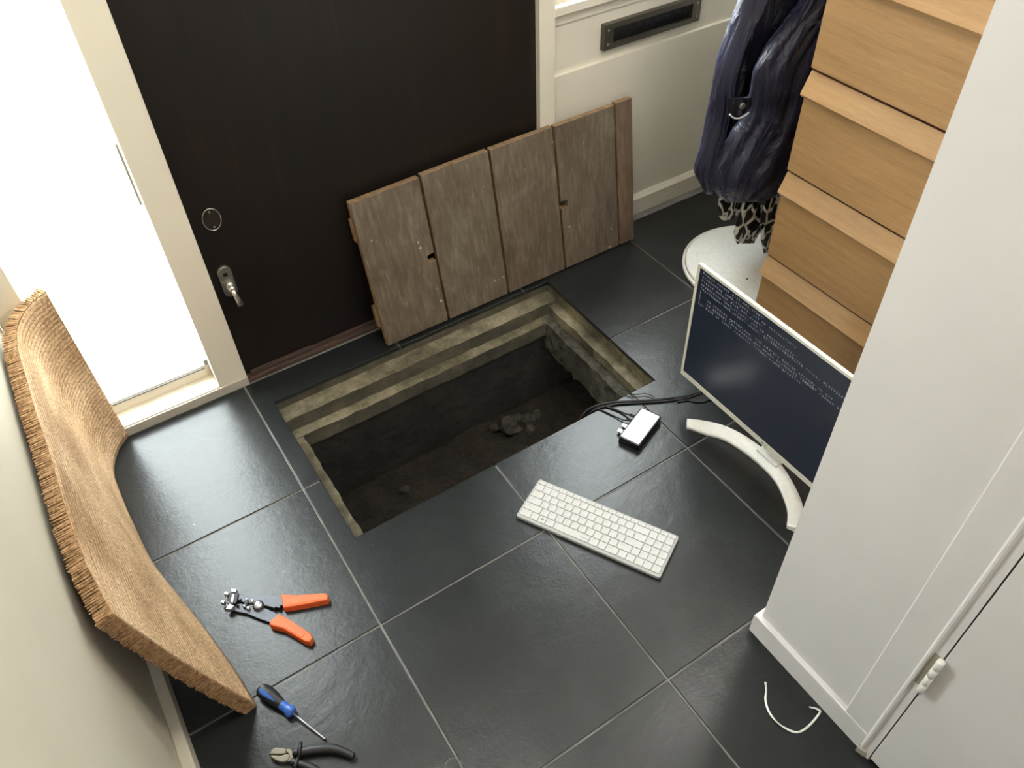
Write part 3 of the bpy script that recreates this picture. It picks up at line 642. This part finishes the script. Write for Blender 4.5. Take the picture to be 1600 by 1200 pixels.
# ------------------------------------------------------------------ small black box with white top, usb plugs and cables
bc = Vector((.832, .115, 0)); bxy = thing('electronics_box', 'small black box with glossy white top beside the hatch', 'device', tuple(bc))
BA = math.atan2(.119-.167+.0, .761-.878); BM = Matrix.Translation(bc) @ Matrix.Rotation(math.radians(22), 4, 'Z')
b = B(); b.prism(rrect(-.063, .063, -.031, .031, .005), .0015, .0225, bev=.002, mat=BM); obj('case', b, BLACKP, bxy)
b = B(); b.prism(rrect(-.058, .058, -.0275, .0265, .002), .0222, .0236, bev=.0006, mat=BM); obj('white_top', b, BOXW, bxy)
b = B()
for q in (-.012, .004): b.box(-.0642, -.0628, q, q+.010, .007, .012, mat=BM)
obj('port', b, STEELD, bxy)
for q in (-.034, -.012):
    b = B(); b.box(q-.006, q+.006, .0305, .0325, .005, .012, mat=BM); b.box(q-.0062, q+.0062, .032, .0475, .0062, .0108, bev=.0005, mat=BM); pl = obj('usb_plug', b, STEELB, bxy)
    b = B(); b.box(q-.004, q-.001, .038, .042, .0107, .0110, mat=BM); b.box(q+.001, q+.004, .038, .042, .0107, .0110, mat=BM); obj('plug_slot', b, STEELD, pl)
for q in (.012, .030):
    b = B(); b.tube([BM @ Vector((q, .030, .011)), BM @ Vector((q, .046, .011))], .0042, 10); obj('cable_plug', b, BLACKR, bxy)
def cable(name, pts, r_, label, cat='cable', group=None, mat=BLACKR, n=7):
    b = B(); b.tube(smooth_path(pts, n), r_, 8); o = obj(name, b, mat, shade=True); tag(o, label, cat, group); return o
q0 = BM @ Vector((.012, .046, .011)); q1 = BM @ Vector((.030, .046, .011))
cable('video_cable', [(1.075, .02, .10), (1.09, .07, .03), (1.071, .124, .006), (1.009, .143, .005), (.937, .177, .005), (.886, .207, .005), (.842, .232, .006), (.80, .250, .005), (.765, .262, -.01), (.735, .272, -.07), (.71, .29, -.2), (.68, .3, -.36), (.66, .31, -.415)], .0036, 'thick black cable running from the monitor into the hatch', group='cables at the hatch')
cable('power_cable', [(1.075, -.01, .10), (1.095, .05, .025), (1.078, .118, .0035), (1.012, .135, .0035), (.940, .169, .0035), (.888, .199, .0035), (.843, .224, .0035), (.80, .240, .0035), (.768, .252, -.012), (.75, .266, -.08), (.73, .29, -.22), (.71, .31, -.415)], .0026, 'thinner black cable lying along the thick monitor cable', group='cables at the hatch')
cable('loose_cable', [(1.08, .07, .02), (1.065, .092, .004), (1.043, .098, .003), (1.024, .113, .003), (1.010, .128, .003), (.985, .138, .003)], .0022, 'short black cable end looping below the monitor corner', group='cables at the hatch')
cable('device_cable', [q1, (.838, .180, .006), (.829, .205, .003), (.812, .234, .0035), (.795, .246, .002), (.77, .262, -.03), (.755, .275, -.2), (.745, .28, -.415)], .0026, 'black cable from the white topped box into the hatch, nearer the monitor', group='cables at the hatch')
cable('device_cable', [q0, (.820, .165, .006), (.806, .20, .003), (.793, .232, .0025), (.783, .248, -.004), (.765, .262, -.06), (.75, .3, -.3), (.74, .31, -.415)], .0019, 'thin black cable from the white topped box into the hatch, nearer the silver plugs', group='cables at the hatch')
cable('cable_tie', [(.850, .243, .004), (.862, .252, .010), (.874, .254, .014), (.889, .246, .012), (.892, .232, .008), (.908, .222, .006), (.929, .211, .006), (.940, .196, .005), (.942, .187, .004)], .0014, 'thin black cable tie looping up beside the hatch corner', 'cable tie')
cable('cable_tie', [(.889, .250, .013), (.892, .238, .008), (.892, .226, .004), (.899, .214, .009)], .0012, 'short black cable tie tail crossing the thick cable', 'cable tie')

# ------------------------------------------------------------------ wire stripper
ws = thing('wire_stripper', 'wire stripping pliers with orange grips lying open on a bright tile', 'wire stripper', (-.2, .18, 0))
up = [(-0.245, 0.249), (-0.237, 0.245), (-0.217, 0.223), (-0.186, 0.201), (-0.152, 0.177), (-0.160, 0.153), (-0.17, 0.163), (-0.1735, 0.158), (-0.177, 0.160), (-0.180, 0.166), (-0.184, 0.164), (-0.187, 0.169), (-0.194, 0.177), (-0.206, 0.19), (-0.215, 0.197), (-0.245, 0.225)]
lo = [(-0.249, 0.224), (-0.224, 0.203), (-0.215, 0.197), (-0.205, 0.182), (-0.196, 0.170), (-0.193, 0.163), (-0.188, 0.158), (-0.187, 0.152), (-0.179, 0.142), (-0.197, 0.128), (-0.221, 0.16), (-0.242, 0.19), (-0.264, 0.212), (-0.26, 0.224)]
b = B(); b.prism(up, .010, .0135, bev=.0006); obj('upper_jaw_plate', b, STEEL, ws)
b = B(); b.prism(lo, .006, .0098, bev=.0006); obj('lower_jaw_plate', b, STEEL, ws)
def shrink(P, f):
    cx = sum(p[0] for p in P)/len(P); cy = sum(p[1] for p in P)/len(P); return [(cx+(p[0]-cx)*f, cy+(p[1]-cy)*f) for p in P]
g1 = [(-0.158, 0.186), (-0.150, 0.178), (-0.125, 0.160), (-0.073, 0.131), (-0.070, 0.121), (-0.076, 0.112), (-0.118, 0.128), (-0.158, 0.145), (-0.167, 0.150)]
g2 = [(-0.181, 0.141), (-0.174, 0.130), (-0.163, 0.107), (-0.139, 0.056), (-0.141, 0.045), (-0.150, 0.040), (-0.157, 0.046), (-0.186, 0.102), (-0.199, 0.116), (-0.208, 0.128), (-0.204, 0.135)]
for P in (g1, g2):
    b = B(); b.prism(P, .0, .020, bev=.003); b.prism(shrink(P, .66), .0195, .0208, bev=.0005); gp = obj('grip', b, ORANGE, ws)
b = B(); d_ = Vector((g1[3][0]-g1[0][0], g1[3][1]-g1[0][1], 0)).normalized(); a_ = math.atan2(d_.y, d_.x); text(b, 'AUTOMAT', Matrix.Translation((-.140, .150, .0211)) @ Matrix.Rotation(a_, 4, 'Z'), .006); b.b.free()
b = B(); 
for p, r_ in (((-.212, .190), .0095),): b.lathe([(r_, .0), (r_, .012), (r_-.002, .0145), (0, .0148)], 24, mat=Matrix.Translation((*p, .004)))
obj('pivot_bolt', b, STEELB, ws)
b = B(); b.lathe([(.0125, 0), (.0125, .0005), (.010, .001)], 24, mat=Matrix.Translation((-.212, .190, .0135))); obj('pivot_washer', b, STEELD, ws)
for k, (p, r_) in enumerate((((-.2195, .2085), .0042), ((-.2335, .1965), .0042), ((-.2285, .2195), .0028), ((-.239, .206), .0034), ((-.2415, .2255), .003), ((-.2515, .2155), .0032))):
    b = B(); b.lathe([(r_, 0), (r_, .0035), (r_-.001, .0048), (0, .005)], 14, mat=Matrix.Translation((*p, .012))); obj('rivet', b, STEELB if k < 4 else STEELD, ws)
b = B(); b.prism([(-.232, .219), (-.226, .213), (-.238, .199), (-.243, .206)], .010, .0165, bev=.001); obj('spring_block', b, STEELD, ws)
b = B(); b.prism([(-.241, .250), (-.239, .243), (-.250, .222), (-.262, .222), (-.269, .234), (-.262, .246), (-.254, .256)], .004, .018, bev=.0015); obj('jaw_block', b, STEELD, ws)
for P in ([(-.249, .262), (-.239, .254), (-.243, .246), (-.252, .253)], [(-.252, .248), (-.247, .243), (-.258, .224), (-.262, .229)], [(-.266, .228), (-.258, .217), (-.268, .212), (-.277, .219)], [(-.264, .263), (-.257, .256), (-.261, .250), (-.268, .257)], [(-.276, .247), (-.271, .240), (-.276, .235), (-.281, .242)]):
    b = B(); b.prism(P, .008, .0205, bev=.0012); obj('jaw_tooth', b, STEELB, ws)
b = B(); b.tube([(-.262, .262, .014), (-.268, .236, .019), (-.263, .222, .020)], .0012, 6); obj('stop_rod', b, STEELB, ws)

# ------------------------------------------------------------------ screwdriver
sv = thing('screwdriver', 'screwdriver with blue and black handle lying by the doormat corner', 'screwdriver', (-.25, -.05, 0))
A0 = Vector((-.277, .004, .0155)); A1 = Vector((-.2385, -.083, .0125)); dr_ = (A1-A0).normalized(); L_ = (A1-A0).length
def axisM(A, d):
    z = d.normalized(); x = z.cross(Vector((0, 0, 1))).normalized(); y = z.cross(x); return Matrix(((x.x, y.x, z.x, A.x), (x.y, y.y, z.y, A.y), (x.z, y.z, z.z, A.z), (0, 0, 0, 1)))
SM = axisM(A0, dr_)
b = B(); b.lathe([(0, 0), (.010, .0), (.0135, .004), (.0150, .012), (.0150, .030), (.0135, .045), (.0108, .060), (.0100, .070)], 20, mat=SM)
hdl = obj('handle', b, BLACKR, sv)
b = B(); b.lathe([(0, -.0015), (.008, -.001), (.0105, .001), (.0118, .0026)], 20, mat=SM); obj('end_cap', b, BLUE, hdl)
b = B(); b.lathe([(.0102, .060), (.0106, .064), (.0100, .072), (.0098, .080), (.0120, .083), (.0125, .089), (.0098, .094), (.004, .0955), (0, .0955)], 20, mat=SM); obj('collar', b, BLUE, hdl)
for q in (-70, 50, 170):
    b = B(); R_ = Matrix.Rotation(math.radians(q), 4, 'Z')
    rows = [[SM @ R_ @ Vector(((rad+.0006)*math.cos(aa), (rad+.0006)*math.sin(aa), z_)) for aa in [wd_*t_/3 for t_ in range(-3, 4)]] for z_, rad, wd_ in ((.006, .0142, .05), (.012, .0150, .28), (.022, .0152, .30), (.032, .0150, .24), (.042, .0140, .16), (.052, .0125, .05))]
    b.grid(rows); obj('grip_inlay', b, BLUE, hdl)
tip = Vector((-.203, -.167, .004)); b = B(); st0 = SM @ Vector((0, 0, .094)); b.tube([st0, st0.lerp(tip, .5), st0.lerp(tip, .93), tip], [.0020, .0020, .0020, .0011], 10); obj('shaft', b, STEELB, sv)
b = B(); b.tube([st0.lerp(tip, .95), tip], [.0021, .0013], 10); obj('tip', b, STEELD, sv)

# ------------------------------------------------------------------ diagonal cutters
pc = thing('side_cutters', 'side cutting pliers with black handles at the bottom edge by the mat', 'pliers', (-.26, -.16, 0))
j1 = [(-.310, -.133), (-.303, -.127), (-.294, -.127), (-.281, -.137), (-.277, -.142), (-.280, -.150), (-.290, -.146), (-.302, -.137)]
j2 = [(-.310, -.1345), (-.302, -.139), (-.290, -.148), (-.279, -.151), (-.275, -.157), (-.280, -.163), (-.288, -.164), (-.296, -.159), (-.305, -.147)]
b = B(); b.prism(j1, .002, .013, bev=.002); obj('jaw', b, PLNICK, pc)
b = B(); b.prism(j2, .002, .013, bev=.002); obj('jaw', b, PLNICK, pc)
b = B(); b.prism([(-.280, -.139), (-.270, -.145), (-.266, -.158), (-.278, -.170), (-.286, -.163), (-.276, -.154)], .003, .011, bev=.001); obj('joint', b, PLNICK, pc)
def handle(P, rs):
    pp = smooth_path([Vector((*p, .011)) for p in P], 5); n_ = len(pp); b = B(); rad = [rs[0]+(rs[1]-rs[0])*math.sin(math.pi*min(1, k/(n_-1)*.9+.05)) for k in range(n_)]; b.tube(pp, rad, 14, flat=.85)
    return b
h1 = obj('handle', handle([(-.268, -.155), (-.255, -.163), (-.228, -.175), (-.201, -.191), (-.184, -.209), (-.170, -.229)], (.006, .0095)), BLACKR, pc, True)
h2 = obj('handle', handle([(-.279, -.168), (-.268, -.180), (-.252, -.200), (-.240, -.222), (-.232, -.248), (-.229, -.275)], (.006, .0095)), BLACKR, pc, True)
for p, q, par in (((-.247, -.147), (-.262, -.172), h1), ((-.262, -.172), (-.280, -.190), h2)):
    b = B(); b.tube([Vector((*p, .013)), Vector(((p[0]+q[0])/2, (p[1]+q[1])/2, .016)), Vector((*q, .012))], [.0035, .005, .004], 10, flat=1.5); obj('guard', b, BLACKR, par)

# ------------------------------------------------------------------ white strip on the floor
pts = smooth_path([(.612, -.568, .006), (.601, -.582, .004), (.587, -.594, .003), (.576, -.612, .004), (.573, -.632, .003), (.577, -.655, .004), (.592, -.676, .003), (.619, -.680, .004), (.657, -.674, .005), (.658, -.666, .007), (.647, -.655, .009)], 8)
b = B(); rows = []; n_ = len(pts)
for i, p in enumerate(pts):
    td = (pts[min(i+1, n_-1)]-pts[max(i-1, 0)]).normalized(); s_ = td.cross(Vector((0, 0, 1))).normalized(); tw = .7*math.sin(i*.22); s_ = (s_*math.cos(tw)+Vector((0, 0, 1))*math.sin(tw)); n2_ = td.cross(s_).normalized(); w2 = .0022; th = .0006
    rows.append([p+s_*w2+n2_*th, p-s_*w2+n2_*th, p-s_*w2-n2_*th, p+s_*w2-n2_*th])
V = b.grid(rows, close=True); b.b.faces.new(V[0]); b.b.faces.new(V[-1][::-1]); tag(obj('plastic_strip', b, WIREW), 'white curled plastic strip lying on dark tile by the partition', 'plastic strip')

# ------------------------------------------------------------------ round white base
rb = thing('round_base', 'flat round white base lying on the floor under the hanging coat', 'base', (1.572, .462, 0))
b = B(); b.lathe([(0, 0), (.214, 0), (.217, .004), (.217, .014), (.210, .0165)], 72, mat=Matrix.Translation((1.572, .462, 0))); obj('rim', b, PLW, rb)
b = B(); b.lathe([(.208, .0140), (.2085, .020), (.204, .0245), (.19, .027), (.1, .029), (0, .0295)], 72, mat=Matrix.Translation((1.572, .462, 0))); obj('disc', b, PLW, rb)
b = B(); b.lathe([(0, .0306), (.0035, .0302), (.004, .029)], 12, mat=Matrix.Translation((1.497, .400, -.0005))); obj('stud', b, LEGD, rb)

# ------------------------------------------------------------------ hanging coat and spotted garment
def fold(u, z, ph, n, amp): return amp*(abs(math.sin(math.pi*n*u+ph+.9*math.sin(z*7+ph)))**.8-.5)+amp*.5*math.sin(2*math.pi*n*1.7*u+z*5+ph)
def garment(L, Rr, yc, th, ph, nf, amp, NR=60, NC=64, zig=0):
    rows = []
    for i in range(NR+1):
        u = i/NR; a = samp([(x, 0, z) for x, z in L], u); c_ = samp([(x, 0, z) for x, z in Rr], u); ring = []
        taper = min(1, (1-u)*9+.12)*min(1, u*6+.3)
        for k in range(NC):
            an = 2*math.pi*k/NC; s_ = (1-math.cos(an))/2; base = a.lerp(c_, s_); yy = -math.sin(an)
            d = abs(math.sin(an))**.65*(1 if yy > 0 else -1)
            y = yc+d*th*taper; y += (fold(s_, base.z, ph, nf, amp) if math.sin(an) > 0 else fold(s_, base.z, ph+1, nf, amp))*min(1, 4*s_*(1-s_)+.15)*taper
            z = base.z+.006*mn.noise(Vector((s_*6, an, ph)))+(zig*math.sin(s_*math.pi*3+ph)*u**6)
            nz = mn.noise(Vector((base.x*16, base.z*9, ph*3+d)))*.007+mn.noise(Vector((base.x*45, base.z*26, ph)))*.0028
            ring.append((base.x, y+nz, z))
        rows.append(ring)
    b = B(); V_ = b.grid(rows, close=True); b.b.faces.new(V_[0]); b.b.faces.new(V_[-1][::-1]); return b
coat = thing('coat', 'dark navy satin coat hanging between the cream wall and the chest', 'coat', (1.6, .5, .2))
obj('body', garment([(1.53, 1.42), (1.44, 1.25), (1.41, .874), (1.40, .75), (1.40, .62), (1.395, .50), (1.41, .40), (1.46, .29), (1.55, .20)], [(1.74, 1.42), (1.83, 1.25), (1.83, .87), (1.82, .75), (1.81, .6), (1.80, .45), (1.80, .36), (1.68, .20)], .535, .052, .4, 7, .018, 80, 120, .01), NAVYD, coat)
obj('sleeve', garment([(1.46, 1.38), (1.40, 1.15), (1.354, .907), (1.342, .858), (1.320, .791), (1.306, .729), (1.309, .618), (1.296, .527), (1.283, .459), (1.305, .409), (1.331, .368)], [(1.53, 1.38), (1.48, 1.15), (1.418, .892), (1.385, .844), (1.366, .771), (1.356, .702), (1.345, .609), (1.346, .522), (1.345, .467), (1.350, .406), (1.358, .356)], .475, .028, 2.1, 3, .010), NAVY, coat)
obj('sleeve', garment([(1.62, 1.38), (1.60, 1.1), (1.544, .875), (1.495, .829), (1.415, .747), (1.404, .69), (1.404, .61), (1.36, .556), (1.306, .472), (1.318, .407), (1.38, .341)], [(1.80, 1.38), (1.83, 1.1), (1.80, .82), (1.79, .762), (1.78, .654), (1.77, .57), (1.76, .50), (1.75, .44), (1.73, .38), (1.66, .32), (1.57, .268)], .44, .045, 1.2, 5, .022, 80, 120), NAVY, coat)
b = B(); P = [(1.335, .668), (1.418, .643), (1.422, .622), (1.412, .608), (1.386, .603), (1.360, .610), (1.345, .625)]; b.prism(P, 0, .006, bev=.0015, mat=Matrix(((1, 0, 0, -.03), (0, 0, -1, .428), (0, 1, 0, .021), (0, 0, 0, 1)))); tb = obj('tab', b, NAVYD, coat)
b = B(); b.tube(smooth_path([(1.313, .422, .643), (1.330, .420, .628), (1.356, .420, .621), (1.383, .420, .627)], 5), .0022, 8); obj('piping', b, PIPE, tb)
b = B(); b.lathe([(0, .006), (.006, .0055), (.0085, .006), (.009, .003), (.009, 0)], 20, mat=Matrix.Translation((1.354, .423, .654)) @ RY); obj('button', b, SCREWM, tb)
b = B(); b.lathe([(0, .005), (.006, .0045), (.0078, .005), (.008, .002), (.008, 0)], 20, mat=Matrix.Translation((1.50, .392, .235)) @ RY); obj('button', b, STEELD, coat)
b = B(); b.tube([(1.47, .50, 1.36), (1.62, .50, 1.44), (1.78, .50, 1.36)], .008, 10); b.tube(smooth_path([(1.62, .50, 1.44), (1.62, .5, 1.49), (1.64, .5, 1.51), (1.66, .5, 1.49)], 5), .002, 8); hk = obj('coat_hanger', b, BEECH); tag(hk, 'wooden hanger inside the dark navy coat', 'hanger')
b = B(); b.box(1.85, 1.869, .44, .62, 1.45, 1.53, bev=.003); b.tube([(1.85, .5, 1.50), (1.68, .5, 1.50), (1.645, .5, 1.515)], .006, 10); hk = obj('wall_hook', b, ALU); tag(hk, 'metal wall hook above the coat hanger', 'hook')
lg = thing('spotted_garment', 'white and black spotted cloth hanging below the dark coat', 'garment', (1.58, .49, .1))
obj('panel', garment([(1.43, .62), (1.415, .42), (1.418, .30), (1.424, .25), (1.445, .218)], [(1.54, .62), (1.53, .42), (1.525, .30), (1.515, .22), (1.490, .196)], .50, .012, .3, 3, .008, 40, 48), LEO, lg)
obj('panel', garment([(1.50, .62), (1.505, .4), (1.495, .26), (1.485, .18), (1.50, .125)], [(1.68, .62), (1.67, .4), (1.64, .25), (1.61, .14), (1.585, .085)], .475, .014, 1.7, 4, .010, 40, 60), LEO, lg)
obj('panel', garment([(1.58, .62), (1.56, .35), (1.55, .26), (1.555, .18), (1.60, .06)], [(1.80, .62), (1.80, .35), (1.80, .2), (1.79, .1), (1.74, .045)], .44, .012, 3.1, 5, .011, 40, 70), LEO, lg)

# letter box on the far wall
lb = thing('letter_box', 'dark metal letter box with black brush slot on cream wall', 'letter box', (1.48, .93, .63))
XW, X2, ZB, ZT, YQ = 1.292, 1.665, .634, .709, .945
b = B()
for a_, c_, d_, e_ in ((XW, X2, ZB, ZB+.014), (XW, X2, ZT-.016, ZT), (XW, XW+.034, ZB+.014, ZT-.016), (X2-.034, X2, ZB+.014, ZT-.016)): b.box(a_, c_, YQ-.018, YQ, d_, e_)
bmesh.ops.remove_doubles(b.b, verts=b.b.verts, dist=1e-5); obj('letter_frame', b, BRONZE, lb)
obj('letter_backing', bx(XW+.01, X2-.01, YQ-.006, YQ, ZB+.006, ZT-.006), STEELD, lb)
b = B(); rr = random.Random(5)
for k in range(240):
    x = XW+.036+(X2-XW-.072)*k/239
    for zt, sgn in ((ZT-.016, -1), (ZB+.014, 1)):
        b.tube([(x, YQ-.008, zt), (x+rr.uniform(-.001, .001), YQ-.012, zt+sgn*.023)], .0009, 4, caps=False)
o = obj('brush', b, BLACKP, lb); o['kind'] = 'stuff'
for x, z in ((XW+.015, ZB+.016), (XW+.015, ZT-.018), (X2-.015, ZB+.016), (X2-.015, ZT-.018)):
    b = B(); b.lathe([(0, .001), (.0035, .001), (.004, 0)], 12, mat=Matrix.Translation((x, YQ-.018, z)) @ RY); obj('screw', b, SCREWM, lb)
